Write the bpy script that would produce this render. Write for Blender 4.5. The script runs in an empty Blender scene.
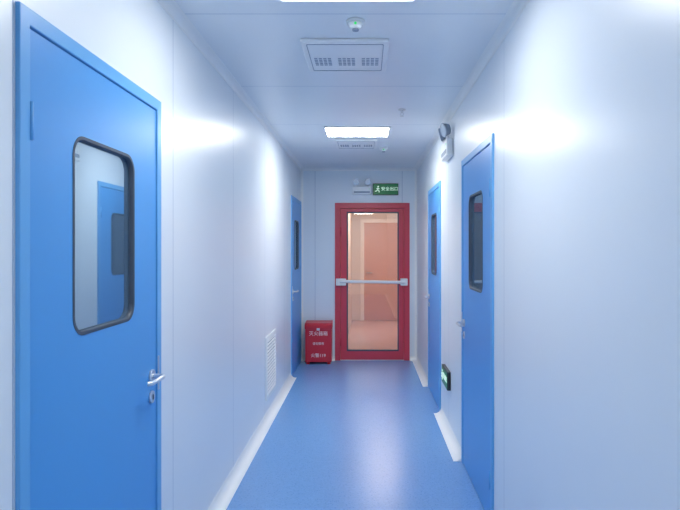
import bpy, bmesh, math
from mathutils import Vector, Matrix
S=bpy.context.scene
try:
    S.view_settings.view_transform='Standard'
    S.view_settings.look='None'
    S.view_settings.exposure=0.0
except Exception as e: print(e)

XL,XR,YB,YF,H=-0.88,0.69,7.72,-3.2,2.604
CH=1.52

# ---------------- materials ----------------
def lin(c): return tuple(((v/255)/12.92 if v/255<=0.04045 else ((v/255+0.055)/1.055)**2.4) for v in c)+(1,)
def mat(name,rgb,rough=0.5,metal=0.0,coat=0.0,spec=0.5,emis=None,es=0.0,noise=0.02,nscale=8.0,bump=0.0):
    m=bpy.data.materials.new(name); m.use_nodes=True
    nt=m.node_tree; b=nt.nodes['Principled BSDF']
    c=lin(rgb)
    tc=nt.nodes.new('ShaderNodeTexCoord'); n=nt.nodes.new('ShaderNodeTexNoise'); n.inputs['Scale'].default_value=nscale
    nt.links.new(tc.outputs['Object'],n.inputs['Vector'])
    r=nt.nodes.new('ShaderNodeMixRGB')
    r.inputs[1].default_value=tuple(max(0,v*(1-noise)) for v in c[:3])+(1,)
    r.inputs[2].default_value=tuple(min(1,v*(1+noise)) for v in c[:3])+(1,)
    nt.links.new(n.outputs['Fac'],r.inputs[0]); nt.links.new(r.outputs[0],b.inputs['Base Color'])
    b.inputs['Roughness'].default_value=rough; b.inputs['Metallic'].default_value=metal
    b.inputs['Coat Weight'].default_value=coat; b.inputs['Coat Roughness'].default_value=0.15
    b.inputs['Specular IOR Level'].default_value=spec
    if emis: b.inputs['Emission Color'].default_value=lin(emis); b.inputs['Emission Strength'].default_value=es
    if bump:
        bp=nt.nodes.new('ShaderNodeBump'); bp.inputs['Strength'].default_value=bump
        nt.links.new(n.outputs['Fac'],bp.inputs['Height']); nt.links.new(bp.outputs[0],b.inputs['Normal'])
    return m
def panel_mat(name,rgb,axis,pitch,off,rough,spec=0.5,line=(168,184,208),w=0.005):
    """painted steel sandwich panels with thin joint lines every pitch metres"""
    m=mat(name,rgb,rough,spec=spec,noise=0.012,nscale=1.5)
    nt=m.node_tree; b=nt.nodes['Principled BSDF']
    src=b.inputs['Base Color'].links[0].from_socket
    g=nt.nodes.new('ShaderNodeNewGeometry'); sx=nt.nodes.new('ShaderNodeSeparateXYZ')
    nt.links.new(g.outputs['Position'],sx.inputs[0])
    def M(op,a,bv):
        k=nt.nodes.new('ShaderNodeMath'); k.operation=op
        nt.links.new(a,k.inputs[0]); k.inputs[1].default_value=bv; return k.outputs[0]
    v=M('SUBTRACT',sx.outputs[axis],off); v=M('DIVIDE',v,pitch); v=M('ADD',v,20.5)
    v=M('FRACT',v,0); v=M('SUBTRACT',v,0.5); v=M('ABSOLUTE',v,0); v=M('LESS_THAN',v,w/pitch/2)
    mx=nt.nodes.new('ShaderNodeMixRGB'); nt.links.new(v,mx.inputs[0]); nt.links.new(src,mx.inputs[1]); mx.inputs[2].default_value=lin(line)
    nt.links.new(mx.outputs[0],b.inputs['Base Color'])
    return m
M_wl=panel_mat('wall_panel_paint',(232,239,247),'Y',1.18,2.60,0.31,0.5)
M_wr=panel_mat('wall_panel_paint_wide',(229,237,246),'Y',1.9,2.85,0.31,0.5)
M_wb=panel_mat('back_wall_paint',(232,241,250),'X',1.18,-0.69,0.35)
M_ceil=panel_mat('ceiling_panel_paint',(236,241,247),'Y',1.18,3.82,0.33,0.5)
M_trim=mat('white_pvc_trim',(246,248,250),0.35)
M_blue=mat('blue_door_paint',(80,158,228),0.36,noise=0.03,nscale=1.2)
M_bluef=mat('blue_frame_paint',(102,173,232),0.36)
M_red=mat('red_door_paint',(212,66,86),0.35)
M_redb=mat('red_box_paint',(210,40,58),0.32)
M_steel=mat('brushed_steel',(220,222,226),0.28,metal=0.85)
M_plast=mat('white_plastic',(240,243,246),0.35)
M_gray=mat('gray_and_slot_shade',(150,162,180),0.6)  # plain gray parts; also shade painted into vent slots and grille backing
M_gask=mat('dark_gasket',(64,78,96),0.5)
M_white=mat('white_print',(250,235,235),0.5)
M_green=mat('green_sign',(0,104,60),0.3,emis=(0,150,70),es=0.12)
M_sw=mat('sign_white',(230,255,235),0.4,emis=(220,255,230),es=0.5)
M_led=mat('green_led',(60,200,110),0.3,emis=(20,240,90),es=0.4)
M_dark=mat('dark_plastic',(40,46,52),0.4)
M_lens=mat('lamp_lens',(225,235,245),0.12,metal=0.4)
def lampm(es): return mat('led_panel_light',(255,255,255),0.4,emis=(253,252,246),es=es)
M_lamp_far,M_lamp_mid,M_fill_rear=lampm(39),lampm(24),lampm(18)
M_fillw=mat('vestibule_fill_light',(255,255,255),0.4,emis=(255,240,224),es=34)

# floor vinyl
M_floor=mat('blue_vinyl_floor',(118,166,222),0.27,spec=0.6,noise=0.14,nscale=90)
nt=M_floor.node_tree; b=nt.nodes['Principled BSDF']; src=b.inputs['Base Color'].links[0].from_socket
tc=nt.nodes.new('ShaderNodeTexCoord'); vo=nt.nodes.new('ShaderNodeTexVoronoi'); vo.inputs['Scale'].default_value=55
nt.links.new(tc.outputs['Object'],vo.inputs['Vector'])
rr=nt.nodes.new('ShaderNodeValToRGB'); rr.color_ramp.elements[0].position=0.08; rr.color_ramp.elements[0].color=(1,1,1,1)
rr.color_ramp.elements[1].position=0.3; rr.color_ramp.elements[1].color=(0,0,0,1)
nt.links.new(vo.outputs['Distance'],rr.inputs[0])
mm=nt.nodes.new('ShaderNodeMath'); mm.operation='MULTIPLY'; mm.inputs[1].default_value=0.6; nt.links.new(rr.outputs[0],mm.inputs[0])
mx=nt.nodes.new('ShaderNodeMixRGB'); mx.inputs[2].default_value=lin((74,126,196))
nt.links.new(mm.outputs[0],mx.inputs[0]); nt.links.new(src,mx.inputs[1]); nt.links.new(mx.outputs[0],b.inputs['Base Color'])

# vision-panel glass (opaque, reflective; dimness of a room behind put into its colour)
M_pane=bpy.data.materials.new('vision_panel_glass'); M_pane.use_nodes=True
nt=M_pane.node_tree; nt.nodes.clear()
o=nt.nodes.new('ShaderNodeOutputMaterial'); mi=nt.nodes.new('ShaderNodeMixShader'); d=nt.nodes.new('ShaderNodeBsdfDiffuse'); g=nt.nodes.new('ShaderNodeBsdfGlossy')
nz=nt.nodes.new('ShaderNodeTexNoise'); nz.inputs['Scale'].default_value=1.5; cr=nt.nodes.new('ShaderNodeValToRGB')
cr.color_ramp.elements[0].color=lin((78,102,128)); cr.color_ramp.elements[1].color=lin((92,118,144)); nt.links.new(nz.outputs['Fac'],cr.inputs[0]); nt.links.new(cr.outputs[0],d.inputs['Color'])
g.inputs['Color'].default_value=(0.64,0.77,0.86,1); g.inputs['Roughness'].default_value=0.02
mi.inputs[0].default_value=0.5
nt.links.new(d.outputs[0],mi.inputs[1]); nt.links.new(g.outputs[0],mi.inputs[2]); nt.links.new(mi.outputs[0],o.inputs[0])
# clear glass
M_glass=bpy.data.materials.new('clear_door_glass'); M_glass.use_nodes=True
nt=M_glass.node_tree; nt.nodes.clear()
o=nt.nodes.new('ShaderNodeOutputMaterial'); mi=nt.nodes.new('ShaderNodeMixShader'); d=nt.nodes.new('ShaderNodeBsdfTransparent'); g=nt.nodes.new('ShaderNodeBsdfGlossy')
d.inputs[0].default_value=(0.97,0.95,0.95,1); g.inputs['Roughness'].default_value=0.02; mi.inputs[0].default_value=0.10
nt.links.new(d.outputs[0],mi.inputs[1]); nt.links.new(g.outputs[0],mi.inputs[2]); nt.links.new(mi.outputs[0],o.inputs[0])

# ---------------- helpers ----------------
def link(ob,parent=None):
    S.collection.objects.link(ob)
    if parent: ob.parent=parent
    return ob
def empty(name,loc=(0,0,0),rz=0):
    e=bpy.data.objects.new(name,None); e.empty_display_size=0.1; e.location=loc; e.rotation_euler=(0,0,rz); S.collection.objects.link(e); return e
def add_box(bm,x0,x1,y0,y1,z0,z1,mi=0):
    vs=[bm.verts.new((x,y,z)) for x in (x0,x1) for y in (y0,y1) for z in (z0,z1)]
    for f in ((0,1,3,2),(4,6,7,5),(0,4,5,1),(2,3,7,6),(0,2,6,4),(1,5,7,3)):
        fc=bm.faces.new([vs[i] for i in f]); fc.material_index=mi
def finish(bm,name,mats,parent=None,smooth=False,bevel=0,center=True):
    bmesh.ops.recalc_face_normals(bm,faces=bm.faces[:])
    c=Vector((0,0,0))
    if center and bm.verts:
        xs=[v.co for v in bm.verts]
        c=Vector([(min(v[i] for v in xs)+max(v[i] for v in xs))/2 for i in range(3)])
        bmesh.ops.translate(bm,vec=-c,verts=bm.verts[:])
    me=bpy.data.meshes.new(name); bm.to_mesh(me); bm.free()
    for m in (mats if isinstance(mats,(list,tuple)) else [mats]): me.materials.append(m)
    if smooth:
        for p in me.polygons: p.use_smooth=True
    ob=bpy.data.objects.new(name,me); ob.location=c
    if bevel:
        md=ob.modifiers.new('bevel','BEVEL'); md.width=bevel; md.segments=2; md.limit_method='ANGLE'
    return link(ob,parent)
def box(name,x0,x1,y0,y1,z0,z1,m,parent=None,bevel=0):
    bm=bmesh.new(); add_box(bm,x0,x1,y0,y1,z0,z1); return finish(bm,name,m,parent,bevel=bevel)
def cyl(name,p0,p1,r,m,parent=None,r2=None,seg=24,bevel=0):
    p0=Vector(p0);p1=Vector(p1); d=p1-p0
    bm=bmesh.new(); bmesh.ops.create_cone(bm,cap_ends=True,segments=seg,radius1=r,radius2=r if r2 is None else r2,depth=d.length)
    q=Vector((0,0,1)).rotation_difference(d.normalized())
    bmesh.ops.transform(bm,matrix=Matrix.Translation((p0+p1)/2)@q.to_matrix().to_4x4(),verts=bm.verts[:])
    ob=finish(bm,name,m,parent,bevel=bevel)
    for p in ob.data.polygons: p.use_smooth=len(p.vertices)==4
    return ob
def rrect(x0,x1,z0,z1,r,n=8):
    if r<=0: return [(x0,z0),(x1,z0),(x1,z1),(x0,z1)]
    pts=[]
    for cx,cz,a in ((x1-r,z0+r,-90),(x1-r,z1-r,0),(x0+r,z1-r,90),(x0+r,z0+r,180)):
        for i in range(n+1):
            t=math.radians(a+90*i/n); pts.append((cx+r*math.cos(t),cz+r*math.sin(t)))
    return pts
def plate(name,loops,y0,y1,m,parent=None,bevel=0):
    """2-D outline(s) in XZ (first outer, rest holes) extruded y0..y1"""
    cu=bpy.data.curves.new('t','CURVE'); cu.dimensions='2D'; cu.fill_mode='BOTH'; cu.extrude=abs(y1-y0)/2
    for lp in loops:
        sp=cu.splines.new('POLY'); sp.points.add(len(lp)-1)
        for i,p in enumerate(lp): sp.points[i].co=(p[0],p[1],0,1)
        sp.use_cyclic_u=True
    t=bpy.data.objects.new('t',cu); S.collection.objects.link(t)
    bpy.context.view_layer.update()
    me=bpy.data.meshes.new_from_object(t.evaluated_get(bpy.context.evaluated_depsgraph_get()))
    bpy.data.objects.remove(t)
    bm=bmesh.new(); bm.from_mesh(me); bpy.data.meshes.remove(me)
    bmesh.ops.remove_doubles(bm,verts=bm.verts[:],dist=1e-5)
    yc=(y0+y1)/2
    for v in bm.verts: v.co=Vector((v.co.x,v.co.z+yc,v.co.y))
    return finish(bm,name,m,parent,bevel=bevel)
def tube(name,pts,r,m,parent=None):
    cu=bpy.data.curves.new('t','CURVE'); cu.dimensions='3D'; cu.bevel_depth=r; cu.bevel_resolution=5; cu.use_fill_caps=True
    sp=cu.splines.new('POLY'); sp.points.add(len(pts)-1)
    for i,p in enumerate(pts): sp.points[i].co=(*p,1)
    t=bpy.data.objects.new('t',cu); S.collection.objects.link(t); bpy.context.view_layer.update()
    me=bpy.data.meshes.new_from_object(t.evaluated_get(bpy.context.evaluated_depsgraph_get())); bpy.data.objects.remove(t)
    bm=bmesh.new(); bm.from_mesh(me); bpy.data.meshes.remove(me)
    return finish(bm,name,m,parent,smooth=True)
def text(name,body,size,x,z,y,m,parent=None,depth=0.001,sx=1.0):
    cu=bpy.data.curves.new('t','FONT'); cu.body=body; cu.size=size; cu.align_x='CENTER'; cu.align_y='CENTER'; cu.extrude=depth
    t=bpy.data.objects.new('t',cu); S.collection.objects.link(t); bpy.context.view_layer.update()
    me=bpy.data.meshes.new_from_object(t.evaluated_get(bpy.context.evaluated_depsgraph_get())); bpy.data.objects.remove(t)
    bm=bmesh.new(); bm.from_mesh(me); bpy.data.meshes.remove(me)
    for v in bm.verts: v.co=Vector((x+v.co.x*sx,y+v.co.z,z+v.co.y))
    return finish(bm,name,m,parent)

# ---------------- room shell ----------------
T=0.10
DH=2.14
doorsL=[(1.43,2.42),(6.68,7.66)]
doorsR=[(3.07,4.06),(5.24,6.24)]
def side_wall(name,x0,x1,ops,m):
    bm=bmesh.new(); y=YF
    for a,b_ in ops:
        add_box(bm,x0,x1,y,a,0,H); add_box(bm,x0,x1,a,b_,DH,H); y=b_
    add_box(bm,x0,x1,y,YB,0,H)
    return finish(bm,name,m,center=False)
side_wall('wall_left',XL-T,XL,doorsL,M_wl)
side_wall('wall_right',XR,XR+T,doorsR,M_wr)
RX0,RX1,RZ=(335-366)/73.83,(409.5-366)/73.83,CH+(248-203)/73.83
bm=bmesh.new()
add_box(bm,XL-T,RX0,YB,YB+T,0,H); add_box(bm,RX1,XR+T,YB,YB+T,0,H); add_box(bm,RX0,RX1,YB,YB+T,RZ,H)
finish(bm,'wall_back',M_wb,center=False)
box('wall_front',XL-T,XR+T,YF-T,YF,0,H,M_wb)
box('floor',XL-T,XR+T,YF-T,YB+T,-0.1,0,M_floor)
box('ceiling',XL-T,XR+T,YF-T,YB+T,H,H+0.1,M_ceil)

def cove_seg(bm,x,s,y0,y1,r,z,sz,cap=True):
    """concave cove, x wall plane, s=+1 into the room, z corner height, sz=+1 going up"""
    prof=[(0,0)]
    N=8
    prof.append((r+0.012,0)); prof.append((r+0.012,0.002))
    for i in range(N+1):
        t=math.radians(270-90*i/N); prof.append((r+r*math.cos(t)*1.0, r+r*math.sin(t)+0.002))
    prof.append((0.002,r+0.012)); prof.append((0,r+0.012))
    A=[bm.verts.new((x+s*p[0],y0,z+sz*p[1])) for p in prof]; B=[bm.verts.new((x+s*p[0],y1,z+sz*p[1])) for p in prof]
    n=len(prof)
    for i in range(n): bm.faces.new((A[i],A[(i+1)%n],B[(i+1)%n],B[i]))
    bm.faces.new(A); bm.faces.new(B)
def coves(name,x,s,ops,r,z,sz):
    bm=bmesh.new(); y=YF
    for a,b_ in ops: cove_seg(bm,x,s,y,a,r,z,sz); y=b_
    if YB-y>0.02: cove_seg(bm,x,s,y,YB,r,z,sz)
    finish(bm,name,M_trim)
coves('baseboard_left',XL,1,doorsL,0.055,0,1)
coves('baseboard_right',XR,-1,doorsR,0.055,0,1)
coves('trim_1',XL,1,[],0.03,H,-1)
coves('trim_2',XR,-1,[],0.03,H,-1)
def cove_x(name,x0,x1,r,z,sz):
    bm=bmesh.new(); cove_seg(bm,0,1,x0,x1,r,z,sz)
    for v in bm.verts: v.co=Vector((v.co.y,YB-v.co.x,v.co.z))
    finish(bm,name,M_trim)
cove_x('trim_3',XL,XR,0.03,H,-1)
bm=bmesh.new(); cove_seg(bm,0,1,XL,RX0-0.001,0.04,0,1); 
if XR-RX1>0.02: cove_seg(bm,0,1,RX1+0.001,XR,0.04,0,1)
for v in bm.verts: v.co=Vector((v.co.y,YB-v.co.x,v.co.z))
finish(bm,'baseboard_back',M_trim)
for k,(x,s) in enumerate(((XL,1),(XR,-1))):
    bm=bmesh.new(); cove_seg(bm,x,s,0.0,H-0.03,0.02,0,1)
    for v in bm.verts: v.co=Vector((v.co.x,YB-v.co.z,v.co.y))
    finish(bm,'trim_%d'%(4+k),M_trim)

# ---------------- blue doors ----------------
def blue_door(name,loc,rz,W,hside):
    D=empty(name,loc,rz)
    fw=0.045; g=0.004
    plate('door_frame',[[(0,0),(fw,0),(fw,DH-fw),(W-fw,DH-fw),(W-fw,0),(W,0),(W,DH),(0,DH)]],-0.012,T,M_bluef,D,bevel=0.003)
    lx0,lx1,lz1=fw+g,W-fw-g,DH-fw-g
    if hside=='hi': wx0,wx1=0.272,0.715
    else: wx0,wx1=W-0.715,W-0.272
    wz0,wz1=1.255,1.86
    plate('leaf',[rrect(lx0,lx1,0.008,lz1,0),rrect(wx0,wx1,wz0,wz1,0.06)],-0.006,0.044,M_blue,D,bevel=0.002)
    plate('window_gasket',[rrect(wx0-0.004,wx1+0.004,wz0-0.004,wz1+0.004,0.064),rrect(wx0+0.006,wx1-0.006,wz0+0.006,wz1-0.006,0.054)],-0.008,0.03,M_gask,D)
    plate('window_glass',[rrect(wx0+0.004,wx1-0.004,wz0+0.004,wz1-0.004,0.056)],0.010,0.018,M_pane,D)
    if hside=='hi': hx,dr=lx1-0.055,-1; gx=lx0
    else: hx,dr=lx0+0.055,1; gx=lx1
    cyl('handle_rosette',(hx,-0.006,1.0),(hx,-0.016,1.0),0.027,M_steel,D,bevel=0.002)
    pts=[(hx,-0.014,1.0),(hx,-0.045,1.0)]
    for i in range(1,6):
        t=math.radians(90*i/5); pts.append((hx+dr*0.015*(1-math.cos(t)),-0.045-0.015*math.sin(t),1.0))
    pts+= [(hx+dr*0.12,-0.060,1.0),(hx+dr*0.132,-0.055,1.0),(hx+dr*0.138,-0.045,1.0)]
    tube('lever',pts,0.0095,M_steel,D)
    cyl('key_rosette',(hx,-0.006,0.915),(hx,-0.015,0.915),0.025,M_steel,D,bevel=0.002)
    box('keyhole',hx-0.0025,hx+0.0025,-0.0165,-0.014,0.905,0.925,M_dark,D)
    box('latch_plate',hx-dr*0.066-0.006,hx-dr*0.066+0.006,-0.0145,-0.004,0.93,1.07,M_steel,D)
    for i,z in enumerate((0.25,1.85)):
        cyl('hinge_%d'%(i+1),(gx,-0.012,z-0.05),(gx,-0.012,z+0.05),0.005,M_bluef,D)
    box('drop_seal',lx0,lx1,0.0,0.04,0.0005,0.008,M_gask,D)
    return D
R90=math.pi/2
blue_door('door_1',(XL,doorsL[0][0],0),R90,doorsL[0][1]-doorsL[0][0],'hi')
blue_door('door_2',(XL,doorsL[1][0],0),R90,doorsL[1][1]-doorsL[1][0],'lo')
blue_door('door_3',(XR,doorsR[0][1],0),-R90,doorsR[0][1]-doorsR[0][0],'lo')
blue_door('door_4',(XR,doorsR[1][1],0),-R90,doorsR[1][1]-doorsR[1][0],'lo')

# ---------------- red glazed door ----------------
D=empty('door_5',(RX0,YB,0)); W=RX1-RX0; fw=0.075
plate('door_frame',[[(0,0),(fw,0),(fw,RZ-fw),(W-fw,RZ-fw),(W-fw,0),(W,0),(W,RZ),(0,RZ)]],-0.02,T,M_red,D,bevel=0.004)
lx0,lx1=fw+0.004,W-fw-0.004; gx0,gx1,gz0,gz1=(347-335)/73.83,(398.5-335)/73.83,0.13,RZ-0.125
plate('leaf',[rrect(lx0,lx1,0.008,RZ-fw-0.004,0),rrect(gx0,gx1,gz0,gz1,0)],-0.008,0.044,M_red,D,bevel=0.003)
plate('glazing_bead',[rrect(gx0-0.004,gx1+0.004,gz0-0.004,gz1+0.004,0),rrect(gx0+0.012,gx1-0.012,gz0+0.012,gz1-0.012,0)],-0.012,0.03,M_gask,D)
box('glass',gx0+0.004,gx1-0.004,0.010,0.018,gz0+0.004,gz1-0.004,M_glass,D)
box('threshold',fw,W-fw,-0.01,T,0.0005,0.008,M_steel,D)
bz=CH-(282-248)/73.83
for i,(a,b_) in enumerate(((0.015,0.15),(W-0.125,W-0.03))):
    box('bar_bracket_%d'%(i+1),a,b_,-0.075,-0.02 if i==0 else -0.008,bz-0.045,bz+0.05,M_plast,D,bevel=0.008)
tube('push_bar',[(0.06,-0.07,bz+0.012),(W-0.06,-0.07,bz-0.0)],0.021,M_plast,D)
for i,z in enumerate((0.25,1.75)):
    cyl('hinge_%d'%(i+1),(fw+0.002,-0.022,z-0.05),(fw+0.002,-0.022,z+0.05),0.008,M_red,D)

# vestibule beyond the red door
M_vw=mat('beige_plaster',(224,210,200),0.6); M_vf=mat('brown_vinyl',(204,166,150),0.22,noise=0.08,nscale=14)
M_vo=mat('wood_veneer',(204,150,126),0.45,noise=0.08,nscale=5); M_vo2=mat('pale_wood_trim',(240,228,218),0.4)
vx0,vx1,vy0,vy1=-1.4,1.2,YB+T,12.0
box('floor_vestibule',vx0,vx1,vy0,vy1,-0.1,-0.0,M_vf)
box('ceiling_vestibule',vx0,vx1,vy0,vy1,H,H+0.1,M_vw)
bm=bmesh.new(); add_box(bm,vx0-0.1,vx0,vy0,vy1,0,H); add_box(bm,vx1,vx1+0.1,vy0,vy1,0,H); add_box(bm,vx0-.1,vx1+.1,vy1,vy1+0.1,0,H)
add_box(bm,-0.42,-0.30,9.6,vy1,0,H)
finish(bm,'wall_vestibule',M_vw,center=False)
VD=empty('door_6',(-0.12,vy1,0))
plate('door_frame',[[(0,0),(0.08,0),(0.08,2.05),(0.82,2.05),(0.82,0),(0.9,0),(0.9,2.13),(0,2.13)]],-0.04,-0.001,M_vo2,VD,bevel=0.003)
box('leaf',0.08,0.82,-0.025,-0.001,0.005,2.05,M_vo,VD)
tube('lever',[(0.14,-0.025,1.0),(0.14,-0.07,1.0),(0.25,-0.07,1.0)],0.01,M_steel,VD)
L=empty('panel_light',(0.3,10.2,H))  # out of view above the door glass, added to light the vestibule
box('housing',-0.32,0.32,-0.32,0.32,-0.02,-0.0005,M_plast,L); box('diffuser',-0.29,0.29,-0.29,0.29,-0.024,-0.020,M_fillw,L)

# ---------------- corridor ceiling fittings ----------------
def led(loc,wx,wy,M_lamp):
    L=empty('panel_light',loc)
    plate('bezel',[rrect(-wx/2-.015,wx/2+.015,-wy/2-.015,wy/2+.015,0.005),rrect(-wx/2,wx/2,-wy/2,wy/2,0.003)],0,0.012,M_plast,L)
    o=L.children[0]
    for v in o.data.vertices: v.co=Vector((v.co.x,v.co.z,v.co.y))
    o.location=(0,0,-0.0065)
    box('diffuser',-wx/2,wx/2,-wy/2,wy/2,-0.010,-0.001,M_lamp,L)
XC=-0.08
for y,m in ((-2.4,M_fill_rear),(-0.75,M_fill_rear),(2.27,M_lamp_mid),(5.29,M_lamp_far)): led((XC,y,H),0.57,0.40,m)  # rear panels are unseen, added behind the camera for more light

def hepa(loc,w,dp):
    V=empty('ceiling_air_vent',loc)
    box('face_plate',-w/2,w/2,-dp/2,dp/2,-0.022,-0.001,M_plast,V,bevel=0.006)
    bm=bmesh.new()
    for g_ in (-1,0,1):
        for r_ in range(5):
            for c_ in range(4):
                x=g_*w*0.29+(c_-1.5)*w*0.055; y=-dp*0.02+(r_-2)*dp*0.055+dp*0.14
                add_box(bm,x-w*0.02,x+w*0.02,y-dp*0.014,y+dp*0.014,-0.0235,-0.021)
    finish(bm,'perforations',M_gray,V)
    plate('ring',[rrect(-w*.44,w*.44,-dp*.44,dp*.44,0.01),rrect(-w*.433,w*.433,-dp*.433,dp*.433,0.008)],0,0.003,M_gray,V)
    o=V.children[-1]
    for v in o.data.vertices: v.co=Vector((v.co.x,v.co.z,v.co.y))
    o.location=(0,0,-0.0232)
hepa((-0.11,3.19,H),0.46,0.50)
hepa((-0.10,5.87,H),0.42,0.46)

def detector(loc):
    E=empty('smoke_detector',loc)
    cyl('base',(0,0,-0.001),(0,0,-0.014),0.046,M_plast,E)
    cyl('dome',(0,0,-0.014),(0,0,-0.040),0.040,M_plast,E,r2=0.024)
    cyl('sensor',(0,0,-0.040),(0,0,-0.047),0.016,M_gray,E)
    cyl('led',(0.0,-0.032,-0.022),(0.0,-0.040,-0.026),0.006,M_led,E)
detector((-0.05,2.72,H)); detector((0.19,6.16,H))
def sprinkler(loc):
    E=empty('fire_sprinkler',loc)
    cyl('escutcheon',(0,0,-0.001),(0,0,-0.008),0.03,M_steel,E); cyl('stem',(0,0,-0.008),(0,0,-0.03),0.008,M_steel,E)
    tube('frame',[(-0.008,0,-0.028),(-0.014,0,-0.04),(0,0,-0.055),(0.014,0,-0.04),(0.008,0,-0.028)],0.002,M_steel,E)
    cyl('deflector',(0,0,-0.055),(0,0,-0.057),0.015,M_steel,E)
sprinkler((0.28,4.45,H))

# ---------------- return-air grille (left wall) ----------------
G=empty('return_air_grille',(XL,4.98,0.18),R90); w,h=0.53,0.56
plate('frame',[rrect(0,w,0,h,0.004),rrect(0.035,w-0.035,0.035,h-0.035,0)],-0.014,-0.001,M_trim,G,bevel=0.002)
box('backing',0.035,w-0.035,-0.003,-0.001,0.035,h-0.035,M_gray,G)
bm=bmesh.new(); n=16
for i in range(n):
    z=0.045+(h-0.095)*i/(n-1)
    vs=[bm.verts.new(p) for p in ((0.035,-0.012,z-0.006),(w-0.035,-0.012,z-0.006),(w-0.035,-0.003,z+0.006),(0.035,-0.003,z+0.006),(0.035,-0.012,z-0.003),(w-0.035,-0.012,z-0.003),(w-0.035,-0.003,z+0.009),(0.035,-0.003,z+0.009))]
    for f in ((0,1,2,3),(4,5,6,7),(0,1,5,4),(1,2,6,5),(2,3,7,6),(3,0,4,7)): bm.faces.new([vs[k] for k in f])
finish(bm,'louvres',M_trim,G)

# ---------------- exit signs ----------------
def exit_sign(loc,rz,w,h,body='安全出口'):
    E=empty('exit_sign',loc,rz)
    box('housing',-w/2,w/2,-0.03,-0.001,0,h,M_dark,E,bevel=0.003)
    box('face',-w/2+0.008,w/2-0.008,-0.032,-0.029,0.008,h-0.008,M_green,E)
    text('lettering',body,h*0.36,w*0.16,h*0.52,-0.034,M_sw,E,sx=1.05)
    x=-w*0.30; s=h*0.34; c=h*0.5
    for i,(p,q) in enumerate((((0,.35),(-.1,-.1)),((-.1,-.1),(.3,-.35)),((.3,-.35),(.3,-.8)),((-.1,-.1),(-.35,-.45)),((-.35,-.45),(-.75,-.5)),((0,.3),(.4,.05)),((0,.3),(-.4,.1)))):
        tube('figure_%d'%(i+1),[(x+p[0]*s,-0.033,c+p[1]*s),(x+q[0]*s,-0.033,c+q[1]*s)],s*0.10,M_sw,E)
    cyl('figure_head',(x+0.08*s,-0.032,c+0.68*s),(x+0.08*s,-0.035,c+0.68*s),s*0.2,M_sw,E)
    return E
exit_sign((0.264,YB,2.235),0,0.345,0.155)
exit_sign((XR,4.80,0.36),-R90,0.34,0.15)

def emergency_light(loc,rz,sc=1.0):
    E=empty('emergency_light',loc,rz)
    w,h=0.26*sc,0.11*sc
    box('body',-w/2,w/2,-0.055,-0.001,0,h,M_plast,E,bevel=0.008)
    box('base_strip',-w/2+0.02,w/2-0.02,-0.057,-0.054,0.02*sc,0.045*sc,M_gray,E)
    for i,x in enumerate((-0.075*sc,0.075*sc)):
        cyl('neck_%d'%(i+1),(x,-0.04,h-0.002),(x,-0.04,h+0.03*sc),0.012,M_plast,E)
        c=Vector((x,-0.050,h+0.065*sc)); d=Vector((0.25 if i else -0.25,-1,-0.25)).normalized()
        cyl('head_%d'%(i+1),c-d*0.024,c+d*0.022,0.034*sc,M_gray,E,r2=0.046*sc)
        cyl('lens_%d'%(i+1),c+d*0.0215,c+d*0.025,0.040*sc,M_lens,E)
    cyl('led',(w/2-0.03,-0.054,h*0.7),(w/2-0.03,-0.058,h*0.7),0.004,M_led,E)
emergency_light((-0.055,YB,2.24),0,0.98)
emergency_light((XR,4.66,2.25),-R90,1.25)

# ---------------- fire extinguisher box ----------------
bx0,bx1,by0,by1=-0.80,-0.445,7.44,7.66
F=empty('fire_extinguisher_box',((bx0+bx1)/2,(by0+by1)/2,0)); w=(bx1-bx0)/2; d=(by1-by0)/2
box('foot_1',-w+0.02,-w+0.06,-d+0.02,d-0.02,0.0005,0.03,M_redb,F); box('foot_2',w-0.06,w-0.02,-d+0.02,d-0.02,0.0005,0.03,M_redb,F)
box('body',-w+0.006,w-0.006,-d,d,0.03,0.47,M_redb,F,bevel=0.006)
bm=bmesh.new()
pr=[(-d-0.014,0.46),(-d-0.014,0.515),(-d+0.02,0.535),(d,0.55),(d,0.46)]
A=[bm.verts.new((-w,p[0],p[1])) for p in pr]; B=[bm.verts.new((w,p[0],p[1])) for p in pr]
for i in range(5): bm.faces.new((A[i],A[(i+1)%5],B[(i+1)%5],B[i]))
bm.faces.new(A); bm.faces.new(B); finish(bm,'lid',M_redb,F,bevel=0.005)
text('label_top','灭火器箱',0.062,0,0.40,-d-0.002,M_white,F)
text('label_call','火警119',0.056,0,0.115,-d-0.002,M_white,F)
text('label_note','请勿挪用',0.038,0,0.27,-d-0.002,M_white,F)
box('latch',-0.02,0.02,-d-0.02,-d-0.001,0.445,0.475,M_steel,F,bevel=0.002)

# ---------------- world, camera ----------------
wd=bpy.data.worlds.new('World'); S.world=wd; wd.use_nodes=True
wd.node_tree.nodes['Background'].inputs[0].default_value=(0.7,0.8,1,1); wd.node_tree.nodes['Background'].inputs[1].default_value=0.5
cam=bpy.data.cameras.new('camera'); co=bpy.data.objects.new('camera',cam); S.collection.objects.link(co); S.camera=co
co.location=(0,0,CH); co.rotation_euler=(math.pi/2,0,0)
cam.sensor_width=36; cam.sensor_fit='HORIZONTAL'; cam.lens=570/680*36
cam.shift_x=-26/680; cam.shift_y=-7/680; cam.clip_start=0.05
